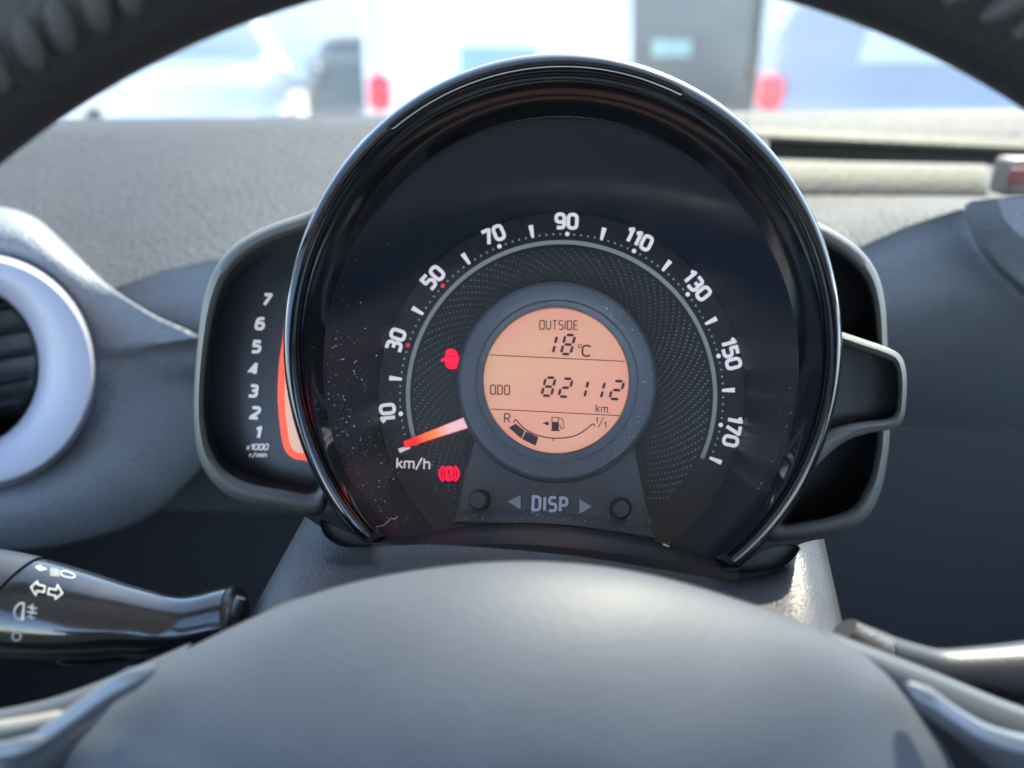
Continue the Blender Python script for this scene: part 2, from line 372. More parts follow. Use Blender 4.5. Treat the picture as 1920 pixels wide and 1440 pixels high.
car('white_car', 'white car at the far left beyond the windscreen, turned side on', 'car', -2.6, 7.0, R(38), white, lampm=mat('clear_lens', (.7, .7, .7), .2), tint=(.40, .45, .46))
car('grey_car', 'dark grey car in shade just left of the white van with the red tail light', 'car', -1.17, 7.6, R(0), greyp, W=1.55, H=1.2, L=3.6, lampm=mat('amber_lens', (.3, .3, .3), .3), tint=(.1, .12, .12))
car('white_hatchback', 'small white hatchback beyond the silver car at the right edge', 'car', 5.6, 9.2, R(-25), white, lampm=LAMP, tint=(.3, .4, .4))
hall = thing('white_building', 'long white rendered building behind all the parked cars', 'building', (0, 26, GZ))
M().box((0, 28, GZ + 3.2), (70, 4, 6.4)).build('wall', mat('white_render', (.82, .81, .78), .8, mottle=.05, mscale=1), hall)
rfm = M().box((0, 28, GZ + 6.5), (71, 5, .25)); rfm.build('roof', mat('roof_grey', (.4, .4, .4), .7), hall)
for k in range(12):
    wx = -30 + k * 5.4; f = M().box((wx, 25.98, GZ + 3.6), (1.6, .10, 1.5)).build('window', mat('window_frame_white', (.7, .7, .7), .5) if k == 0 else bpy.data.materials['window_frame_white'], hall)
    M().box((wx, 25.92, GZ + 3.6), (1.36, .04, 1.26)).build('pane', GLASSP if k else (globals().__setitem__('GLASSP', mat('pane_teal', (.12, .2, .22), .1)) or GLASSP), f)

# ================================================================== WINDSCREEN
ws = thing('windscreen', 'raked clear windscreen rising from the far edge of the dashboard', 'windscreen', C(960, 205, .70))
rr = []
for k in range(9):
    v = k / 8; r = []
    for j in range(13):
        u = -1 + 2 * j / 12
        b = C(960, 214 - 10 * u, .70); x = u * .72
        r.append(Vector((x, b.y - .10 * u * u - .62 * v, b.z - .012 + .40 * v + .02 * v * (1 - v) * 4)))
    rr.append(r)
M().loft(rr, False).build('glass', glassy('windscreen_glass', (.56, .60, .585), 1.35, 0, .012), ws)
sm = M(); sm.tube([Vector((p.x, p.y - .004, p.z + .002)) for p in rr[0]], .0035, 8); sm.build('black_seal', BLACKSAT, ws)

# ================================================================== DASHBOARD
dash = thing('dashboard', 'grey grained plastic dashboard below the windscreen, sunlit on top and shaded in front', 'dashboard', C(960, 760, .42))
# x position, crease height, far edge
xs = [-700, -400, -150, 0, 100, 210, 300, 400, 520, 700, 900, 1100, 1300, 1440, 1520, 1600, 1700, 1800, 1900, 2050, 2300, 2700]
XL = [x for x in xs if x <= 1440]
cr = {-700: 640, -400: 620, -150: 590, 0: 575, 100: 565, 210: 541, 300: 508, 400: 486, 520: 482, 700: 480, 900: 490, 1100: 500, 1300: 510, 1440: 505, 1520: 500, 1600: 468, 1700: 424, 1800: 392, 1900: 396, 2050: 400, 2300: 410, 2700: 430}
top = []
for x in XL:
    c = cr[x]; far = 214 - (x - 960) * .010
    right = 1 if x > 1380 else 0
    colm = []
    # far strip, then the top pad falling to the crease
    colm.append(C(960 + (x - 960) * .98, far + 14, .675)); colm.append(C(x, far, .66))
    for k in range(1, 13):
        t = k / 12; y = far + (c - far) * t; d = .66 + (.375 - .66) * t ** .80
        colm.append(C(x, y, d))
    top.append(colm)
rows = [[top[i][k] for i in range(len(XL))] for k in range(len(top[0]))]
M().loft(rows, False).build('upper_pad', DASH, dash, sharp=60)
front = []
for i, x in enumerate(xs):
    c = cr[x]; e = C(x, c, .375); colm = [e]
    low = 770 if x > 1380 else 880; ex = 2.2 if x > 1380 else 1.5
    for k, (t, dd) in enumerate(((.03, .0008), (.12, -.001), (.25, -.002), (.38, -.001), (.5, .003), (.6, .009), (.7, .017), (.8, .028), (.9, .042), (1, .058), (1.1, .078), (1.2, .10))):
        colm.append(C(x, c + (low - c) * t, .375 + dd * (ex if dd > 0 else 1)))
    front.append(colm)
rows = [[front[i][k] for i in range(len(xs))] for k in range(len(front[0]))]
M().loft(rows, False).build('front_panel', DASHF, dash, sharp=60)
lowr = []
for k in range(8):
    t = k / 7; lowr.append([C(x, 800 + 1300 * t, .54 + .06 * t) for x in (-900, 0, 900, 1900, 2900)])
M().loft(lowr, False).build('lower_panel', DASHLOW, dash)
# recessed tray at the right: dark slot and pale lipped shelf
tray = thing('dash_tray', 'open dash tray at the right with a dark slot and a pale sunlit lip', 'tray', C(1640, 330, .47))
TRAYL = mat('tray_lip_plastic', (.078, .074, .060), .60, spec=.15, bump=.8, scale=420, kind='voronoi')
def rowsheet(name, matn, parent, prof, x0, x1, n=16, sharp=50):
    """rows (photo y at x=1440, slope, depth) swept across the dash"""
    return M().loft([[C(x0 + (x1 - x0) * j / n, y + (x0 + (x1 - x0) * j / n - 1440) * sl, d) for j in range(n + 1)] for y, sl, d in prof], False).build(name, matn, parent, sharp=sharp)
rowsheet('upper_pad', DASH, dash, [(222, -.01, .675), (208, -.01, .66), (214, .005, .645), (230, .035, .61), (241, .045, .60)], 1400, 2700)
rowsheet('rear_lip', TRAYL, tray, [(241, .045, .60), (247, .045, .592), (256, .045, .588), (264, .045, .590)], 1400, 2700)
rowsheet('slot', mat('tray_slot', (.055, .048, .040), .6), tray, [(264, .045, .591), (268, .045, .63), (294, .04, .63), (300, .03, .565)], 1400, 2700)
rowsheet('front_lip', TRAYL, tray, [(300, .02, .564), (303, .02, .53), (310, .02, .520), (350, .015, .508), (363, .01, .507), (366, .01, .512)], 1400, 1850, sharp=60)
rowsheet('tray_end', DASH, tray, [(300, .03, .564), (312, .02, .54), (365, .01, .508)], 1852, 2700)
XR = [1360] + [x for x in xs if x > 1360]; cr[1360] = 508
M().loft([[C(x, 364 + (x - 1440) * .01 + (cr[x] - 364 - (x - 1440) * .01) * k_ / 8, .509 + (.375 - .509) * (k_ / 8) ** .85) for x in XR] for k_ in range(9)], False).build('near_pad', DASH, dash, sharp=60)
hz = thing('hazard_switch', 'grey switch with a red mark at the right end of the tray', 'switch', C(1900, 330, .455))
M().box(C(1905, 330, .47), (.020, .02, .022)).build('switch_body', mat('switch_brown_grey', (.16, .12, .10), .5), hz, bevel=.003)
M().box(C(1908, 330, .457), (.010, .003, .009)).build('red_mark', mat('dull_red_print', (.18, .045, .04), .6), hz, bevel=.001)
# shoulder of the centre console, far right
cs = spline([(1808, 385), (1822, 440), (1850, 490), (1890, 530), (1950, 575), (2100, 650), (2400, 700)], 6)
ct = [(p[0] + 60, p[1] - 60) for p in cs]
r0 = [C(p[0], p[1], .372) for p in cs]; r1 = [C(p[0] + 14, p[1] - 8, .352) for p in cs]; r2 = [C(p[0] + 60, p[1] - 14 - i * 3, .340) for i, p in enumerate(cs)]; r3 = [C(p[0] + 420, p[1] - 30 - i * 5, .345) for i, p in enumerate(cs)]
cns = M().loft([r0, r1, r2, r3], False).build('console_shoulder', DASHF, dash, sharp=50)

# unseen cabin, added to block sky and ground light: carpet, door cards, seat backs
def setting(o): o['kind'] = 'structure'; return o
CARPET = mat('cabin_carpet', (.012, .012, .014), .95, bump=.5, scale=500); CARD = mat('door_card_plastic', (.05, .05, .055), .6, bump=.3, scale=600); CLOTH = mat('seat_cloth', (.05, .05, .055), .9, bump=.5, scale=700)
setting(M().box((.27, -.45, -.80), (1.42, 2.6, .04)).build('cabin_floor', CARPET))
setting(M().box((-.46, -.30, -.46), (.05, 2.0, .64)).build('door_trim', CARD, bevel=.02))
setting(M().box((1.00, -.30, -.46), (.05, 2.0, .64)).build('door_trim', CARD, bevel=.02))
setting(M().box((.27, -1.1, -.40), (1.40, .16, .80)).build('rear_seat', CLOTH, bevel=.05))

HEAD = mat('headliner_cloth', (.50, .50, .49), .95, bump=.3, scale=500); BODYP = mat('painted_pillar', (.10, .10, .11), .5)  # unseen roof added to cut overhead sky, pillars for reflections
m = M(); rr = []
for k_ in range(7):
    y_ = .10 - k_ * .27; rr.append([Vector((x_, y_, .37 + .05 * math.sin(math.pi * (k_ + .6) / 8) - .05 * ((x_ - .27) / .75) ** 4)) for x_ in [-.46 + j * 1.46 / 10 for j in range(11)]])
top_ = [[p + Vector((0, 0, .035)) for p in r] for r in rr]
m.loft(rr, False); m.loft(top_, False); m.loft([rr[0], top_[0]], False); m.loft([rr[-1], top_[-1]], False); m.loft([[r[0] for r in rr], [r[0] for r in top_]], False); m.loft([[r[-1] for r in rr], [r[-1] for r in top_]], False)
setting(m.build('roof', HEAD))
for sx in (-.52, 1.06):
    m = M(); m.tube([Vector((sx * 1.15 - .02, .66, -.10)), Vector((sx * 1.02, .38, .16)), Vector((sx * .94, .08, .36))], [.03, .028, .03], 12); setting(m.build('windscreen_pillar', BODYP))
    m = M(); m.tube([Vector((sx, -.42, -.14)), Vector((sx * .96, -.45, .36))], [.06, .045], 12); setting(m.build('door_pillar', BODYP))

# ================================================================== AIR VENT at the left edge
vent = thing('air_vent', 'round air vent in a wide pale lavender ring at the left edge', 'air vent', C(-50, 700, .34))
def vring(cx, cy, rx, ry, d, n=72): return [C(x, y, d) for x, y in ell(cx, cy, rx, ry, n=n, full=True)]
M().loft([vring(-42, 697, 224, 226, .352), vring(-42, 697, 218, 217, .338), vring(-42, 697, 213, 210, .334), vring(-45, 694, 180, 190, .333), vring(-52, 690, 140, 158, .337), vring(-56, 688, 130, 148, .346)]).build('pale_ring', VENTR, vent, sharp=50)
M().loft([vring(-56, 688, 130, 148, .346), vring(-60, 688, 120, 135, .40)], True, False, True).build('duct', VENTB, vent)
for k, yo in enumerate((-95, -50, -5, 42, 90)):
    sl = M(); ww = 118 * math.sqrt(max(.1, 1 - (yo / 150) ** 2))
    r = []
    for j in range(9):
        u = -1 + 2 * j / 8; xx = -58 + ww * u; yy2 = 690 + yo - 38 * u + 14 * u * u; r.append((xx, yy2))
    up = [C(x, y - 9, .352) for x, y in r]; f = [C(x, y, .348) for x, y in r]; lo = [C(x, y + 7, .353) for x, y in r]; bk = [C(x, y - 6, .374) for x, y in r]
    sl.loft([up, f, lo, bk, up], False); sl.build('slat', VENTS, vent, sharp=60)
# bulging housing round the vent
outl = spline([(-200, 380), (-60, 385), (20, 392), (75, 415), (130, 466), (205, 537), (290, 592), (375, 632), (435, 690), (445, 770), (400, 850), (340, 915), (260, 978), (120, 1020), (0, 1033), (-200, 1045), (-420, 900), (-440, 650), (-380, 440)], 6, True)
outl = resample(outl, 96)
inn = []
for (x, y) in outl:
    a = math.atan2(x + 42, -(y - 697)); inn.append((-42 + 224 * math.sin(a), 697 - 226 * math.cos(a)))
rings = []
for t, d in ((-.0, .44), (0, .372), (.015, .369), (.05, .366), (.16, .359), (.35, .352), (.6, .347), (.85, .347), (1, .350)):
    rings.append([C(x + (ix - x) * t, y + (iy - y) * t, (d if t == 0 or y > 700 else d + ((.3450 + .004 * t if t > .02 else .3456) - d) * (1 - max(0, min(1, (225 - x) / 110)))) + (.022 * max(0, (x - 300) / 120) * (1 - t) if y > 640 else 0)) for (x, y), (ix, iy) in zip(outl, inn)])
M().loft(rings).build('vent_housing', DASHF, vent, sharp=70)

# ================================================================== SPEEDOMETER
sp = thing('speedometer', 'large round speedometer with glossy black bezel and peach display in its middle', 'speedometer', G(1053, 1000, -.02))
A0, A1, NB = -134, 141, 150
def ring(cx, cy, rx, ry, h, a0=A0, a1=A1): return [G(x, y, h) for x, y in ell(cx, cy, rx, ry, a0, a1, NB)]
bz = M().loft([ring(1053, 690, 500, 505, -.012), ring(1053, 670, 512, 522, .010), ring(1054, 647, 522, 540, .031), ring(1055, 642, 524, 544, .0355), ring(1055, 642, 522, 541, .038), ring(1055, 643, 516, 534, .0392),
               ring(1055, 645, 506, 522, .0392), ring(1055, 647, 497, 511, .0378), ring(1055, 649, 493, 505, .0360)], False)
bz.build('bezel', PIANO, sp, sharp=50)
M().loft([ring(1055, 649, 493, 505, .0360), ring(1055, 651, 490, 501, .0362), ring(1055, 655, 484, 495, .0350), ring(1054, 664, 470, 486, .0310), ring(1053, 678, 456, 476, .0275), ring(1052, 688, 446, 470, .0252)], False).build('inner_bezel', PIANO, sp, sharp=50)
# end caps of the horseshoe
for e, a in ((0, A0), (1, A1)):
    pts = [r for r in (ring(1053, 690, 500, 505, -.012, a, a + .001)[0], ring(1055, 642, 524, 544, .0355, a, a + .001)[0], ring(1055, 643, 511, 528, .0394, a, a + .001)[0], ring(1055, 649, 493, 505, .0360, a, a + .001)[0], ring(1052, 688, 446, 470, .0252, a, a + .001)[0], ring(1053, 700, 440, 450, -.012, a, a + .001)[0])]
    M().add(pts, [tuple(range(6))]).build('bezel_end', PIANO, sp)
# sloping wall from cover glass down to the dial face, and the face
def fr(cx, cy, rx, ry, h): return [G(x, y, h) for x, y in ell(cx, cy, rx, ry, 0, 360, 120, True)]
M().loft([fr(1052, 689, 447, 471, .0238), fr(1052, 692, 441, 462, .0215), fr(1053, 738, 352, 354, .0030), fr(1053, 742, 345, 345, .0012)]).build('sloped_surround', INNER, sp)
M().loft([fr(1053, 742, 345, 345, .0012), fr(1053, 742, 343, 343, .0)], True, False, True).build('dial_face', DIALFACE, sp)
arch = spline([(722, 1004), (765, 1008), (850, 990), (950, 983), (1050, 986), (1150, 999), (1230, 1016), (1300, 1036), (1348, 1048)], 6)
lens = ell(1052, 688, 446, 470, -134, 137, 120)
GLASS = glassy('gauge_cover_glass', (.97, .98, 1), 1.45, .015)
_t = GLASS.node_tree; _g = [n for n in _t.nodes if n.type == 'BSDF_GLOSSY'][0]; _n = _t.nodes.new('ShaderNodeTexNoise'); _n.inputs['Scale'].default_value = 30; _n.inputs['Detail'].default_value = 8; _n.inputs['Distortion'].default_value = 1.5
_r = _t.nodes.new('ShaderNodeMapRange'); _r.inputs[1].default_value = .4; _r.inputs[2].default_value = .75; _r.inputs[3].default_value = .01; _r.inputs[4].default_value = .28
_tc = _t.nodes.new('ShaderNodeTexCoord'); _t.links.new(_tc.outputs['Object'], _n.inputs['Vector']); _t.links.new(_n.outputs[0], _r.inputs[0]); _t.links.new(_r.outputs[0], _g.inputs['Roughness'])
poly(M(), lens + list(reversed(arch)), GH(.0248)).build('cover_glass', GLASS, sp)

cx0, cy0 = 1053, 742
def pol(r, a): return (cx0 + r * math.sin(R(a)), cy0 - r * math.cos(R(a)))
arcm = M(); ap = [pol(288, -109 + 223 * k / 120) for k in range(121)]
ribbon(arcm, ap, 8, False, GH(.0009)); arcm.build('scale_arc', ARC, sp)
for k in range(10):
    a = 2 - 24.6 * (4.5 - k); tm = M()
    r0, r1 = 301, 325
    if k in (0,): r0, r1 = 300, 322
    d = Vector(pol(1, a)) - Vector((cx0, cy0)); n = Vector((-d.y, d.x)); c = Vector((cx0, cy0))
    poly(tm, [c + d * r0 + n * 2.6, c + d * r1 + n * 4.6, c + d * r1 - n * 4.6, c + d * r0 - n * 2.6], GH(.0009)); tm.build('tick_mark', PRINT, sp)
nums = ['10', '30', '50', '70', '90', '110', '130', '150', '170']
for k, s in enumerate(nums):
    a = [-95.8, -71.5, -47.4, -23.0, 1.6, 26.2, 50.8, 76, 101.6][k]; x, y = pol(327.5, a)
    text(M(), s, x, y, 25.5, 6.7, lambda l: GH(.0009 + l), ang=a, wide=1.0, gap=.30).build('numeral', PRINT, sp)
    x, y = pol(303.5, 2 - 24.6 * (4 - k)); mm = REDP if s in ('30', '50') else PRINT
    disc(M(), x, y, 4.3, 4.3, GH(.0009)).build('scale_dot', mm, sp, label='red scale dot beside the 30 and the 50' if mm is REDP else None)
sd2 = M()
for k in range(9):
    for side in (0, 1):
        for j in (1, 2, 3, 4):
            a = 2 - 24.6 * (4.5 - k) + 24.6 * (side * .5 + j * .1); x, y = pol(303, a); disc(sd2, x, y, 2.1, 2.1, GH(.0008), 6)
sd2.build('scale_dots', mat('pale_small_dots', (.30, .31, .32), .6, emit=(1, 1, 1), es=0.006), sp)['kind'] = 'stuff'
dp = M(); n = 0
for k in range(88):
    th = -168 + 336 * k / 88
    if abs(th) > 160: continue
    for j in range(20):
        r = 186 + j * 4.7; a = th - j * 1.2
        lim = 158
        if a < -lim or a > lim: continue
        if a < -112 or a > 114: r2 = r * 1.0
        x, y = pol(r, a)
        if y > 830 and 870 < x < 1215: continue
        s = .9 + .8 * (j / 19) + (.5 if a > 60 else 0) + random.uniform(-.3, .3) - .4 * max(0, 1 - abs(a) / 60); disc(dp, x, y, s, s * .9, GH(.0005), 5)
dp.build('dot_pattern', DOTS, sp)['kind'] = 'stuff'
text(M(), 'km/h', 775, 869, 19, 3.4, lambda l: GH(.0009 + l), ang=2, gap=.22, wide=1.15).build('unit_lettering', PRINT, sp)
# warning lamps
dl = M(); poly(dl, spline([(836, 662), (839, 655), (851, 655), (857, 661), (860, 670), (858, 682), (855, 691), (842, 691), (836, 686), (834, 674)], 3, True), GH(.0010))
poly(dl, [(836, 668), (826, 675), (828, 679), (836, 675)], GH(.0011)); poly(dl, [(859, 670), (866, 677), (864, 681), (858, 677)], GH(.0011)); dq = M(); ribbon(dq, [(839, 668), (855, 668)], 1.4, False, GH(.0013)); ribbon(dq, [(839, 683), (855, 683)], 1.4, False, GH(.0013)); dl.build('warning_light', WARN, sp, label='red open door warning symbol'); dq.build('symbol_line', WARNDK, bpy.data.objects['warning_light'])
bl = M(); disc(bl, 842, 888, 14, 14, GH(.0010), 20)
ribbon(bl, ell(842, 888, 18, 17, -145, -35, 12), 4, False, GH(.0011)); ribbon(bl, ell(842, 888, 18, 17, 35, 145, 12), 4, False, GH(.0011))
wb = bl.build('warning_light', WARN, sp, label='round red brake warning symbol')
bd = M(); ribbon(bd, ell(842, 888, 9.5, 9.5, -150, -30, 10), 2.2, False, GH(.0013)); ribbon(bd, ell(842, 888, 9.5, 9.5, 30, 150, 10), 2.2, False, GH(.0013))
poly(bd, [(840, 880), (844, 880), (843.4, 890), (840.6, 890)], GH(.0013)); disc(bd, 842, 894, 1.8, 1.8, GH(.0013), 8); bd.build('exclamation_mark', WARNDK, wb)
# needle
nm = bpy.data.materials.new('needle_glow'); nm.use_nodes = True; t = nm.node_tree; b = t.nodes['Principled BSDF']
at = t.nodes.new('ShaderNodeAttribute'); at.attribute_name = 'along'; cr2 = t.nodes.new('ShaderNodeValToRGB')
e = cr2.color_ramp.elements; e[0].position = 0; e[0].color = (1, .01, .005, 1); e[1].position = 1; e[1].color = (.85, .50, .55, 1)
for p, c in ((.14, (1, .012, .006, 1)), (.24, (1, .10, .02, 1)), (.42, (1, .22, .06, 1)), (.6, (.85, .42, .42, 1))):
    q = e.new(p); q.color = c
t.links.new(at.outputs['Fac'], cr2.inputs[0]); t.links.new(cr2.outputs[0], b.inputs['Base Color']); t.links.new(cr2.outputs[0], b.inputs['Emission Color']); b.inputs['Emission Strength'].default_value = .085; b.inputs['Roughness'].default_value = .3
nd = M(); tip, hub = Vector((758, 834)), Vector((900, 783)); dv = (hub - tip).normalized(); nv = Vector((-dv.y, dv.x)); al = []
rr = []
for k in range(9):
    u = k / 8; c = tip.lerp(hub, u); hw = 6.5 + 5.5 * u
    rr.append([G(*(c + nv * hw), .004), G(*(c + nv * hw * .8), .0052), G(*(c - nv * hw * .8), .0052), G(*(c - nv * hw), .004)]); al += [u] * 4
nd.loft(rr, False); no = nd.build('needle', nm, sp)
att = no.data.attributes.new('along', 'FLOAT', 'POINT')
for i, v in enumerate(al): att.data[i].value = v

# display ring and LCD
def rg(r, h, cx=1044, cy=715, ry=None): return [G(x, y, h) for x, y in ell(cx, cy, r, ry or r, 0, 360, 96, True)]
M().loft([rg(188, .002, 1047, 722), rg(188, .0118, 1044, 716), rg(186, .0134), rg(181, .0142), rg(168, .0143), rg(154, .0136), rg(150, .0128), rg(146, .0126), rg(138.5, .0122, 1043, 713)]).build('display_ring', GREYTX, sp, sharp=28)
M().loft([rg(138.5, .0122, 1043, 713), rg(137.3, .0123, 1043, 713), rg(136.6, .0108, 1043, 713.4), rg(135, .0086, 1043, 714)]).build('display_rim', mat('display_rim_dark', (.03, .03, .035), .25), sp, sharp=20)
lc = M(); poly(lc, ell(1043, 713.5, 137, 136, 0, 360, 72, True), GH(.0092)); lcd = lc.build('display', LCD, sp, label='peach backlit display reading 18 degrees and 82112 km')
LP = lambda l: GH(.0099 + l)
text(M(), 'OUTSIDE', 1047.5, 609.5, 16.5, 2.0, LP, ang=.8, gap=.24, wide=.82).build('display_word', LCDINK, lcd)
for ch, x, y, wd, h in (('1', 1034.5, 645.5, 17, 40), ('8', 1065, 646, 23, 41), ('8', 1028.5, 725, 23, 39), ('2', 1060.5, 727, 23, 39), ('1', 1093, 729, 18, 38), ('1', 1124, 731, 18, 38), ('2', 1156.5, 731.5, 24, 39)):
    m = M(); seg_digit(m, ch, x, y, wd, h, 5.0, LP, ang=3); m.build('display_digit', LCDINK, lcd)
m = M(); ribbon(m, ell(1087, 648.6, 3.2, 3.2, n=12, full=True), 1.4, True, LP(0)); text(m, 'C', 1099.5, 657.8, 19.5, 3.2, LP, ang=3, wide=1.25); m.build('degree_symbol', LCDINK, lcd)
for (a, b) in (((919, 665.5), (1171, 677.5)), ((921, 767), (1163, 779.5))):
    m = M(); ribbon(m, [a, b], 1.5, False, LP(0)); m.build('divider_line', LCDINK, lcd)
text(M(), 'ODO', 937.5, 731, 17, 2.2, LP, ang=1.2, gap=.26, wide=.85).build('display_word', LCDINK, lcd)
text(M(), 'km', 1128.5, 766, 14.5, 1.9, LP, ang=3, gap=.25, wide=1.0).build('display_word', LCDINK, lcd)
text(M(), 'R', 951, 784, 16.5, 2.3, LP, ang=2, wide=1.1).build('display_word', LCDINK, lcd)
fm = M(); ribbon(fm, spline([(963, 792), (967.5, 787.5), (982, 802.5), (1006, 815.5), (1037, 821.5), (1070, 819.5), (1092, 810), (1111, 795.5), (1115, 800)], 6), 2.2, False, LP(0)); ribbon(fm, [(1037.5, 821), (1037.5, 827)], 2, False, LP(.00003)); fm.build('fuel_arc', LCDINK, lcd)
for q in ([(967, 794.5), (984, 808), (977, 822), (954, 802)], [(986.6, 808.5), (1009.5, 820), (1004, 836), (978.5, 823)]):
    m = M(); poly(m, q, LP(0)); m.build('fuel_block', LCDINK, lcd)
m = M(); poly(m, [(1034.5, 791), (1047.8, 791), (1047.8, 806), (1034.5, 806)], LP(0)); ribbon(m, [(1034.8, 791), (1034.8, 782.5), (1047.3, 782.5), (1047.3, 791)], 1.5, False, LP(.00003)); ribbon(m, [(1032.5, 807), (1049.5, 807.4)], 2.2, False, LP(.00005))
ribbon(m, spline([(1048, 784), (1055, 787), (1057, 795), (1057, 802), (1053, 804), (1051, 799), (1049, 796)], 4), 1.5, False, LP(.00002)); m.build('fuel_pump_symbol', LCDINK, lcd)
m = M(); poly(m, [(1017, 793.6), (1028.6, 789.6), (1028.6, 798.4)], LP(0)); m.build('arrow_symbol', LCDINK, lcd)
m = M(); text(m, '1', 1119, 787.5, 9, 1.9, LP, ang=2); ribbon(m, [(1121.5, 802), (1132, 782)], 1.6, False, LP(0)); text(m, '1', 1134.5, 796.5, 10.5, 1.9, LP, ang=2); m.build('full_mark', LCDINK, lcd)

# button panel below the display
po = [(888, 800), (1192, 812), (1200, 845), (1206, 900), (1212, 950), (1222, 990), (1232, 1012)] + list(reversed(spline([(846, 984), (900, 983), (970, 980), (1050, 983), (1130, 994), (1232, 1012)], 4)))[1:] + [(856, 968), (866, 920), (878, 850)]
po = resample(po, 110)
pin = offset_loop(po, 5)
pm = M().loft([[G(x, y, .0015) for x, y in po], [G(x, y, .0062) for x, y in po], [G(x, y, .0075) for x, y in offset_loop(po, 2)], [G(x, y, .0081 + (.006 * max(0, (y - 955) / 50) ** 1.5 if y > 955 else 0)) for x, y in pin]])
# top sheet as rows so that it can flare towards the bottom
pm.build('button_panel', PANELM, sp, sharp=45)
ps = M(); rws = []
for k in range(24):
    v = k / 23; yl = 806 + (978 - 806) * v; yr = 818 + (1006 - 818) * v
    xl = 894 + (852 - 894) * v ** 1.0 + 1; xr = 1188 + (1226 - 1188) * v ** 1.3
    r = []
    for j in range(21):
        u = j / 20; x = xl + (xr - xl) * u; y = yl + (yr - yl) * u - 10 * v * math.sin(math.pi * u) * (1 if v > .5 else v * 2)
        h = .0082 + (.011 * max(0, (v - .86) / .14) ** 1.6); r.append(G(x, y, h))
    rws.append(r)
ps.loft(rws, False).build('panel_face', PANELM, sp)
for bx, by, lean in ((899, 938, -1), (1163, 953, 1)):
    def bc(r, h, dx=0, dy=0): return [G(x, y, h) for x, y in ell(bx + dx, by + dy, r, r, 0, 360, 32, True)]
    bo = M().loft([bc(21.5, .0078, 1, 0), bc(21, .0098, 1, 0), bc(19.5, .0104, 0, 0), bc(18, .0100, 0, 0), bc(17.5, .0086, 0, 0)]).build('button_collar', PIANO, sp, sharp=40)
    dx = -4 if lean < 0 else 2; dy = 0 if lean < 0 else 1
    M().loft([bc(15.5, .0084, 0, 0), bc(15.5, .0150, dx, dy), bc(14.6, .0158, dx, dy)], True, False, True).build('button', mat('button_black', (.02, .02, .022), .38) if lean < 0 else bpy.data.materials['button_black'], sp, sharp=30)
PP = lambda l: GH(.0086 + l)
dm = M(); text(dm, 'DISP', 1031, 945, 25, 5.4, PP, ang=2.6, gap=.34, wide=.86); dm.build('disp_lettering', ENGR, sp)
for q in ([(952.5, 940.5), (976, 928), (976, 955)], [(1086.5, 935.5), (1110, 950), (1086.5, 963)]):
    m = M(); slab(m, q, GH(.0080), GH(.0087)); m.build('arrow_mark', mat('arrow_grey', (.34, .34, .35), .45) if q[0][0] < 1000 else bpy.data.materials['arrow_grey'], sp)
# lower trim below the glass
ar2 = spline([(692, 1016), (760, 1022), (850, 1020), (960, 1020), (1060, 1026), (1160, 1038), (1240, 1050), (1310, 1060), (1385, 1066)], 6)
k0 = [G(*p, .0262) for p in arch]; k00 = [G(*p, .010) for p in arch]; k1 = [G(p[0], p[1], .034) for p in ar2]; k2 = [G(p[0], p[1] + 30, .034) for p in ar2]
M().loft([k00, k0, [a.lerp(b, .5) + GN * -.001 for a, b in zip(k0, k1)], k1, k2], False).build('lower_trim', mat('brown_black_trim', (.012, .010, .011), .38, bump=.2, scale=2000), sp, sharp=60)

# dust and lint
dust = M()
def speck(x, y, s, h=.0252):
    a = random.uniform(0, 360); poly(dust, [(x + s * random.uniform(.6, 1.2) * math.sin(R(a + q)), y + s * random.uniform(.5, 1.1) * math.cos(R(a + q))) for q in (0, 80, 170, 260)], GH(h))
def inlens(x, y): return ((x - 1052) / 440) ** 2 + ((y - 688) / 462) ** 2 < 1 and y < 985
for _ in range(230):
    a = random.gauss(-112, 20); r = 440 - abs(random.gauss(0, 45)); x, y = 1052 + r * math.sin(R(a)), 690 - r * 1.03 * math.cos(R(a))
    if inlens(x, y): speck(x, y, random.choice((.45, .55, .65, .75, .8, 1.3)))
for _ in range(80):
    a = random.gauss(118, 16); r = 440 - abs(random.gauss(0, 14)); x, y = 1052 + r * math.sin(R(a)), 690 - r * 1.03 * math.cos(R(a))
    if inlens(x, y): speck(x, y, random.choice((.4, .5, .7, 1.3)))
for _ in range(45):
    x, y = random.uniform(620, 1480), random.uniform(250, 980)
    if inlens(x, y): speck(x, y, random.choice((.4, .5, .7)))
for _ in range(170):
    x = random.uniform(855, 1260); y = 978 + (x - 855) * .07 + random.gauss(-4, 9) - 16 * math.sin(math.pi * (x - 855) / 400); speck(x, y, random.choice((.4, .6, .8, 1.2)), .0262)
for _ in range(90):
    a = random.uniform(-60, 60); speck(1044 + 175 * math.sin(R(90 + a)) + random.gauss(0, 8), 715 - 175 * math.cos(R(90 + a)) + random.gauss(0, 8), random.choice((.5, .7, .9)), .0150)
tag(dust.build('dust', mat('dust_white', (.6, .6, .58), .9)), 'pale dust specks scattered over the speedometer glass and panel', 'dust', kind='stuff')
fb = M(); fb.tube([G(x, y, .0262) for x, y in spline([(690, 968), (694, 980), (705, 986), (718, 985), (727, 978), (732, 972), (740, 973), (745, 968)], 5)], .00011, 5)
tag(fb.build('lint_fibre', mat('lint', (.6, .6, .58), .9)), 'curled pale lint fibre on the glass at the lower left of the speedometer', 'lint')
fb = M(); fb.tube([G(x, y, .030) for x, y in spline([(1437, 1032), (1443, 1040), (1452, 1038), (1450, 1030), (1444, 1033)], 4)], .00010, 5)
tag(fb.build('lint_fibre', bpy.data.materials['lint']), 'tiny curled lint fibre at the lower right end of the bezel', 'lint')
fb = M(); fb.tube([G(1243, 1020, .0275), G(1254, 1025, .0275)], .00022, 6)
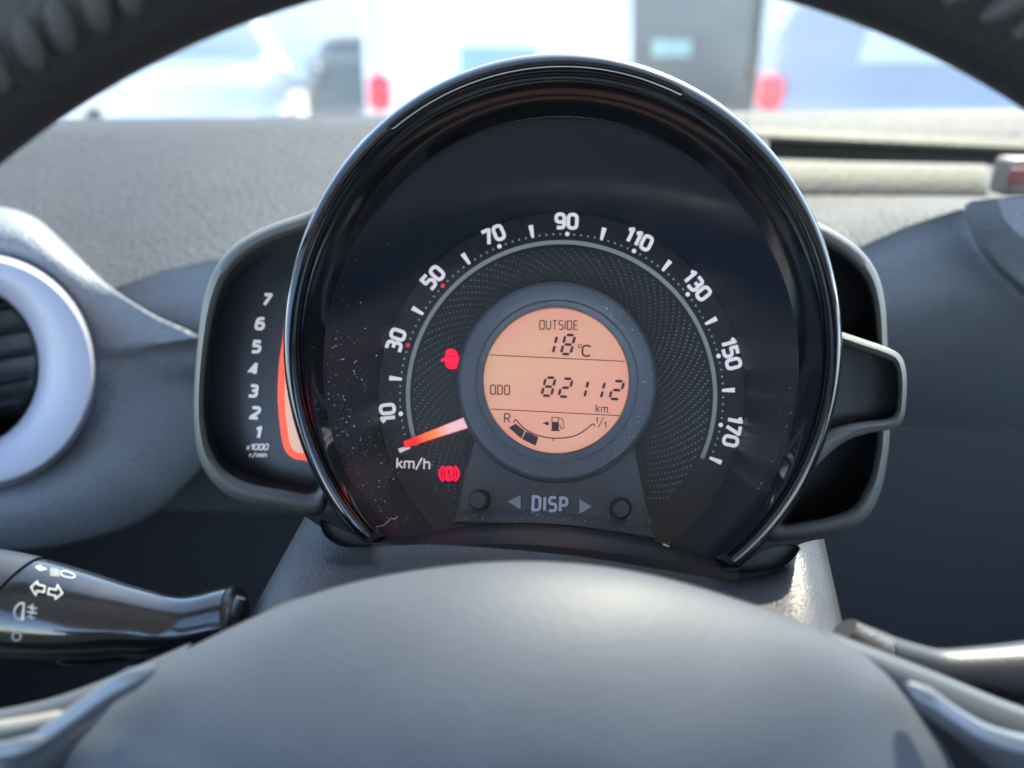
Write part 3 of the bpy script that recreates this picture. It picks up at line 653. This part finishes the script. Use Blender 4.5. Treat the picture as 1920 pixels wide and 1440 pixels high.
tag(fb.build('straw_crumb', mat('straw', (.7, .55, .25), .7)), 'tiny yellow crumb lying on the trim under the dial', 'crumb')

# ================================================================== TACHOMETER (left pod)
def pod(t, outer, inner, dO, depth_in, frame_mat, back_mat, n=120, lip=.006, back=.02, name='housing'):
    o = resample(outer, n); i = []
    ii = resample(inner, 400)
    for p in o:      # match by nearest angle about the centroid
        i.append(min(ii, key=lambda q: (q[0] - p[0]) ** 2 + (q[1] - p[1]) ** 2))
    md = [((a[0] + b[0]) / 2, (a[1] + b[1]) / 2) for a, b in zip(o, i)]
    q1 = [(a[0] * .8 + b[0] * .2, a[1] * .8 + b[1] * .2) for a, b in zip(o, i)]; q3 = [(a[0] * .2 + b[0] * .8, a[1] * .2 + b[1] * .8) for a, b in zip(o, i)]
    f = M().loft([[C(x, y, dO + back) for x, y in o], [C(x, y, dO + .003) for x, y in o], [C(x, y, dO + .0008) for x, y in q1], [C(x, y, dO) for x, y in md], [C(x, y, dO + .0008) for x, y in q3], [C(x, y, dO + .0025) for x, y in i]])
    f.build(name, frame_mat, t, sharp=60)
    return i
tach = thing('tachometer', 'small rev counter pod with white digits tucked behind the left of the speedometer', 'tachometer', C(480, 940, .25))
to = spline([(600, 388), (575, 398), (500, 424), (440, 458), (402, 505), (380, 570), (370, 650), (364, 730), (364, 800), (374, 860), (400, 905), (445, 938), (520, 955), (600, 964), (615, 900), (600, 700), (605, 450)], 6, True)
ti = spline([(596, 428), (570, 433), (505, 455), (452, 488), (420, 530), (400, 590), (388, 660), (382, 730), (383, 790), (394, 840), (420, 880), (465, 905), (530, 918), (590, 924), (600, 870), (588, 700), (594, 480)], 6, True)
i = pod(tach, to, ti, .243, 0, PODM, BLACKSAT)
M().loft([[C(x, y, .2455) for x, y in i], [C(x * .93 + 560 * .07, y * .93 + 680 * .07, .262) for x, y in i]]).build('inner_wall', BLACKSAT, tach)
tf = [(x * .93 + 560 * .07, y * .93 + 680 * .07) for x, y in i]
poly(M(), tf, CD(.262)).build('rev_face', mat('rev_face_dark', (.018, .020, .026), .35), tach)
TP = lambda l: CD(.2612 - l)
for s, x, y, wf in (('7', 500, 562, 1.15), ('6', 488, 607, 1.15), ('5', 481, 650, 1.15), ('4', 476, 691, 1.1), ('3', 475, 733, 1.15), ('2', 479, 774, 1.15), ('1', 484, 811, 1.1)):
    text(M(), s, x, y, 19.5, 6.0, TP, ang=3, slant=.18, wide=wf).build('numeral', PRINTDIM, tach)
text(M(), 'x1000', 483, 838, 10.5, 2.6, TP, ang=0, slant=.25, wide=1.05, gap=.25).build('unit_lettering', PRINTDIM, tach)
text(M(), 'r/min', 484, 853, 8, 2.2, TP, ang=0, slant=.2, wide=1.3, gap=.3).build('unit_lettering', PRINTDIM, tach)
bo = spline([(545, 600), (530, 650), (524, 700), (523, 750), (527, 800), (534, 838), (548, 856), (570, 861), (620, 862), (640, 700), (620, 600)], 5, True)
poly(M(), bo, CD(.2606)).build('bar_display', mat('bar_display_cream', (.4, .32, .26), .5, emit=(1, .62, .42), es=0.06), tach)
rb = M(); ribbon(rb, offset_loop(bo, 4.5), 13, True, CD(.2602)); rb.build('bar_outline', mat('orange_red_outline', (.8, .08, .03), .5, emit=(1, .10, .045), es=0.1), tach)

# ================================================================== RIGHT PODS
wl = thing('lamp_housing', 'empty dark housing with a pale rounded frame behind the right of the speedometer', 'housing', C(1600, 1000, .25))
ro = spline([(1496, 400), (1520, 412), (1560, 430), (1612, 466), (1645, 512), (1660, 570), (1664, 640), (1667, 720), (1668, 810), (1662, 870), (1648, 930), (1620, 975), (1570, 996), (1500, 1010), (1440, 1014), (1430, 990), (1500, 820), (1520, 700), (1496, 480)], 6, True)
ri = spline([(1502, 440), (1520, 448), (1545, 458), (1590, 486), (1622, 522), (1638, 570), (1645, 640), (1647, 720), (1646, 810), (1640, 860), (1626, 908), (1600, 950), (1560, 968), (1500, 980), (1465, 984), (1470, 960), (1514, 820), (1528, 700), (1504, 480)], 6, True)
i = pod(wl, ro, ri, .248, 0, PODM, BLACKSAT)
M().loft([[C(x, y, .2505) for x, y in i], [C(x * .96 + 1500 * .04, y * .96 + 720 * .04, .275) for x, y in i]], True, False, True).build('inner_wall', mat('pod_inside', (.012, .011, .012), .4), wl)
sp2 = thing('small_pod', 'small looped pod with rounded corners jutting out at the far right of the speedometer', 'housing', C(1640, 830, .235))
so = spline([(1480, 590), (1560, 616), (1620, 636), (1672, 655), (1692, 672), (1700, 705), (1699, 750), (1694, 785), (1676, 803), (1630, 812), (1590, 825), (1560, 845), (1520, 880), (1470, 890), (1440, 740)], 6, True)
si = spline([(1490, 625), (1562, 640), (1610, 656), (1660, 672), (1678, 684), (1684, 712), (1684, 748), (1679, 774), (1664, 785), (1620, 790), (1580, 798), (1545, 812), (1510, 840), (1480, 850), (1465, 740)], 6, True)
i = pod(sp2, so, si, .236, 0, PODM, BLACKSAT, back=.012)
M().loft([[C(x, y, .2385) for x, y in i], [C(x * .97 + 1580 * .03, y * .97 + 720 * .03, .2465) for x, y in i]], True, False, True).build('inner_wall', bpy.data.materials['pod_inside'], sp2)

# ================================================================== STEERING COLUMN COVER
colo = thing('steering_column_cover', 'leather grained charcoal column cover between the speedometer and the wheel', 'column cover', C(1000, 1250, .2))
back = spline([(572, 968), (604, 990), (650, 1020), (700, 1024), (800, 1021), (900, 1021), (1000, 1024), (1100, 1031), (1200, 1043), (1300, 1057), (1380, 1067), (1450, 1048), (1500, 1020), (1545, 1010)], 6)
bn = resample(back, 60, False)
gridr = []
NV = 16
for k in range(NV + 1):
    v = k / NV
    row = []
    for j, (x, y) in enumerate(bn):
        u = j / 59
        lx = 572 + (430 - 572) * v; rx = 1545 + (1592 - 1545) * v
        bu = (x - 572) / (1545 - 572); X = lx + (rx - lx) * bu
        yf = 1225 - 40 * math.sin(math.pi * bu)
        Y = y + (yf - y) * v
        edge = min(bu, 1 - bu); rd = .012 * max(0, 1 - edge / .09) ** 2
        d = .207 - .040 * v ** 1.15 + rd
        row.append(C(X, Y, d))
    # skirts down the two sides
    L0 = row[0]; R0 = row[-1]
    skl = [L0 + (UP * -.05 + FWD * .03 + RIGHT * -.004), L0 + (UP * -.012 + FWD * .016 + RIGHT * -.003), L0 + (UP * -.002 + FWD * .004 + RIGHT * -.001)]
    skr = [R0 + (UP * -.002 + FWD * .004 + RIGHT * .0006), R0 + (UP * -.012 + FWD * .016 + RIGHT * .001), R0 + (UP * -.05 + FWD * .03 + RIGHT * .001)]
    gridr.append(skl + row + skr)
M().loft(gridr, False).build('upper_shroud', COLM, colo, sharp=70)
# dark pockets in which the bezel feet stand
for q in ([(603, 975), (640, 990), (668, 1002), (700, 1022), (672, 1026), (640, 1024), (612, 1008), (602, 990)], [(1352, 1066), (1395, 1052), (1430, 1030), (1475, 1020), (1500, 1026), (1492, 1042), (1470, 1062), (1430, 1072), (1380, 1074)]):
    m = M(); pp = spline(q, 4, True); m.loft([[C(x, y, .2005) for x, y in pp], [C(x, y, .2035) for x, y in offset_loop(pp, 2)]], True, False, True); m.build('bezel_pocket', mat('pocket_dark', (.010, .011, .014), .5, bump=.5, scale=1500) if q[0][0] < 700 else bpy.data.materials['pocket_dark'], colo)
m = M(); m.tube([C(1582, 1182, .172), C(1598, 1200, .172), C(1640, 1230, .172)], [.0035, .0045, .006], 16); m.build('shroud_rib', COLM, colo)
m = M(); m.tube([C(452, 1120, .19), C(440, 1150, .19), C(425, 1190, .19)], [.0012, .0016, .0016], 12); m.build('shroud_rib', COLM, colo)

# ================================================================== STALKS
st = thing('indicator_stalk', 'black left stalk with white light and indicator symbols', 'stalk', C(420, 1190, .2))
SD = .195
sprof = [(-140, 1118, 104), (-60, 1127, 103), (10, 1137, 101), (40, 1141, 99), (52, 1143, 98)]
sprof2 = [(52, 1144, 93), (60, 1146, 97), (130, 1158, 90), (190, 1166, 80), (250, 1172, 68), (300, 1180, 64), (340, 1181, 61), (380, 1177, 63), (415, 1170, 65), (436, 1167, 67)]
def stalk_rings(prof, D, slant=0, n=40):
    rr = []
    for i, (x, y, r) in enumerate(prof):
        a = prof[max(0, i - 1)]; b = prof[min(len(prof) - 1, i + 1)]; t = Vector((b[0] - a[0], b[1] - a[1])).normalized(); nn = Vector((-t.y, t.x))
        ring_ = []
        for k in range(n):
            q = 2 * math.pi * k / n; px, py = x + nn.x * math.cos(q) * r, y + nn.y * math.cos(q) * r
            px -= max(0, min(1, (170 - x) / 110)) * .45 * (py - y + r) * slant
            ring_.append(C(px, py, D) - FWD * (math.sin(q) * r / FPX * D * .9))
        rr.append(ring_)
    return rr
shear = lambda prof, k: [(x, y, r) for x, y, r in prof]
M().loft(stalk_rings(sprof, SD, 1), True, True, True).build('twist_knob', STALKG, st, sharp=40)
arm_m = M().loft(stalk_rings(spline(sprof2, 4), SD, 1), True, True, True); arm_m.build('stalk_arm', STALK, st, sharp=40)
from mathutils.bvhtree import BVHTree
ARM = BVHTree.FromPolygons(arm_m.v, arm_m.f)
M().loft(stalk_rings([(434, 1167, 67), (437, 1167, 69), (446, 1166, 68), (450, 1166, 60)], SD), True, True, True).build('stalk_collar', VENTB, st, sharp=40)
for k in range(9):   # ribs on the knob
    q = R(18 + k * 9); 
def SS(x, y, lift=.00005):        # on the surface of the stalk arm
    r = C(x, y, 1.0).normalized(); hit = ARM.ray_cast(Vector((0, 0, 0)), r)
    return (hit[0] if hit[0] else C(x, y, SD)) - r * (lift + .00010)
def icon(strokes, name='printed_symbol', wt=2.2):
    m = M()
    for i, (pts, cl, *w) in enumerate(strokes):
        if w and w[0] == 'fill': poly(m, pts, SS)
        else: ribbon(m, pts, w[0] if w else wt, cl, lambda x, y: SS(x, y, .00005 + .00003 * (i % 3)))
    m.build(name, ICON, st)
icon([([(66, 1063), (77, 1059), (77, 1062), (89, 1067), (77, 1069), (76, 1070)], True, 'fill')])
icon([([(94, 1065 + 4 * k + .5), (111, 1069 + 3.4 * k)], False, 1.1) for k in range(4)] + [(spline([(117, 1070), (131, 1073), (141, 1079), (136, 1083), (122, 1081), (114, 1076)], 3, True), True, 1.5)])
icon([([(58, 1101), (70, 1090), (71, 1096), (84, 1099), (83, 1110), (69, 1108), (67, 1116)], True, 2.4)])
icon([([(117, 1112), (104, 1123), (104, 1117), (90, 1114), (92, 1103), (105, 1106), (108, 1097)], True, 2.4)])
icon([(spline([(45, 1131), (36, 1132), (28, 1142), (27, 1153), (34, 1161), (42, 1161)], 3) + [(42, 1161), (45, 1131)], False, 3), ([(52, 1138), (69, 1141)], False, 2.4), ([(51, 1147), (69, 1150)], False, 2.4), ([(50, 1156), (66, 1159)], False, 2.4), (spline([(62, 1133), (58, 1140), (62, 1147), (57, 1154), (60, 1163)], 3), False, 2.2)])
icon([(ell(31, 1193, 8, 8, n=16, full=True), True, 3.4)])
wsk = thing('wiper_stalk', 'black right stalk reaching out past the column cover at the lower right', 'stalk', C(1700, 1290, .19))
pr = [(1655, 1240, 52), (1700, 1252, 50), (1760, 1268, 52), (1840, 1272, 60), (1920, 1272, 68), (2040, 1266, 76), (2200, 1262, 78)]
M().loft(stalk_rings(spline(pr, 4), .185), True, True, True).build('stalk_arm', STALKG, wsk, sharp=40)
M().loft(stalk_rings([(1631, 1238, 50), (1634, 1238, 54), (1650, 1240, 55), (1656, 1241, 51)], .185), True, True, True).build('stalk_collar', STALKG, wsk, sharp=40)

# ================================================================== STEERING WHEEL
whl = thing('steering_wheel', 'black leather steering wheel close to the lens with a smooth blue grey centre pad', 'steering wheel', C(1035, 1607, .143))
WC = C(1035, 1607, .143); k = .143 / FPX; RC = (1684 + 158) * k; rt = 155 * k
rings = []
for a_ in range(180):
    a = 2 * math.pi * a_ / 180; ca = RIGHT * math.sin(a) + UP * math.cos(a); cc = WC + ca * RC
    rings.append([cc + (ca * math.cos(2 * math.pi * q / 28) + FWD * math.sin(2 * math.pi * q / 28) * 1.0) * rt for q in range(28)])
rings.append(rings[0])
M().loft(rings).build('rim', RIMM, whl)
for i_ in range(44):
    a = R(-52 + i_ * 2.25 + random.uniform(-.2, .2))
    if abs(a) < R(14): continue
    ca = RIGHT * math.sin(a) + UP * math.cos(a); ta = RIGHT * math.cos(a) - UP * math.sin(a); pts = []
    for q in range(7):
        ph = R(180 + 32 + q * 4.5); sh = (q - 3) * .0007
        pts.append(WC + ca * RC + (ca * math.cos(ph) * -1 * -1 + FWD * math.sin(ph) * 1.0) * (rt + .0006) + ta * sh)
    m = M(); m.tube(pts, [.0010, .0018, .0021, .0022, .0021, .0018, .0010], 8); m.build('stitch', THREAD, whl)
# pad
pc = spline([(118, 1440), (175, 1362), (262, 1274), (400, 1193), (600, 1110), (800, 1067), (1000, 1053), (1200, 1074), (1400, 1130), (1560, 1192), (1665, 1262), (1735, 1350), (1795, 1450), (1850, 1650), (1780, 1950), (1500, 2150), (960, 2220), (420, 2150), (120, 1950), (60, 1650)], 6, True)
pc = resample(pc, 160); rr = []
for s, dd in [(1.0, .175), (1.0, .163)] + [(math.sin(R(90 - 3.6 * q)), .1235 + .034 * (.35 * math.sin(R(90 - 3.6 * q)) ** 2 + .65 * (1 - math.sqrt(max(0, 1 - math.sin(R(90 - 3.6 * q)) ** 2.2))))) for q in range(25)] + [(.01, .1235)]:
    rr.append([C(960 + (x - 960) * s, 1640 + (y - 1640) * s, dd) for x, y in pc])
M().loft(rr, True, False, True).build('centre_pad', PAD, whl, sharp=60)
# spokes
def spoke(pts_top, pts_bot, d, mname, matn, th=.012):
    T_, B_ = spline(pts_top, 5), spline(pts_bot, 5); n = len(T_)
    rr = []
    for q, dd in ((0, d + th), (0, d + .002), (.12, d - .0008), (.4, d - .0025), (.7, d - .0025), (.92, d - .0005), (1, d + .002), (1, d + th)):
        rr.append([C(a[0] + (b[0] - a[0]) * q, a[1] + (b[1] - a[1]) * q, dd) for a, b in zip(T_, B_)])
    return M().loft(rr, False).build(mname, matn, whl, sharp=60)
spoke([(360, 1205), (200, 1272), (60, 1318), (-120, 1340), (-500, 1330)], [(200, 1400), (100, 1450), (0, 1500), (-150, 1560), (-500, 1640)], .160, 'spoke', PANELM)
spoke([(1540, 1178), (1640, 1215), (1760, 1262), (1920, 1326), (2100, 1372), (2500, 1400)], [(1700, 1300), (1740, 1340), (1820, 1410), (1920, 1480), (2100, 1560), (2500, 1700)], .158, 'spoke', PANELM)
def bar(pts, w_, d, name, matn):
    m = M(); P = spline(pts, 5); m.tube([C(x, y, d) for x, y in P], [w_ / FPX * d * min(1, .25 + .25 * i) for i in range(len(P))], 14); return m.build(name, matn, whl)
bar([(292, 1252), (215, 1292), (140, 1345), (60, 1400), (-40, 1450)], 21, .148, 'trim_strip', SILVER)
bar([(150, 1338), (60, 1356), (-60, 1372), (-200, 1380)], 14, .150, 'trim_strip', mat('pale_cream_trim', (.20, .19, .165), .4))
bar([(90, 1385), (20, 1408), (-80, 1422), (-200, 1430)], 20, .146, 'trim_strip', SILVER)
bar([(1700, 1282), (1760, 1330), (1840, 1378), (1940, 1404), (2100, 1420)], 24, .148, 'trim_strip', SILVER)
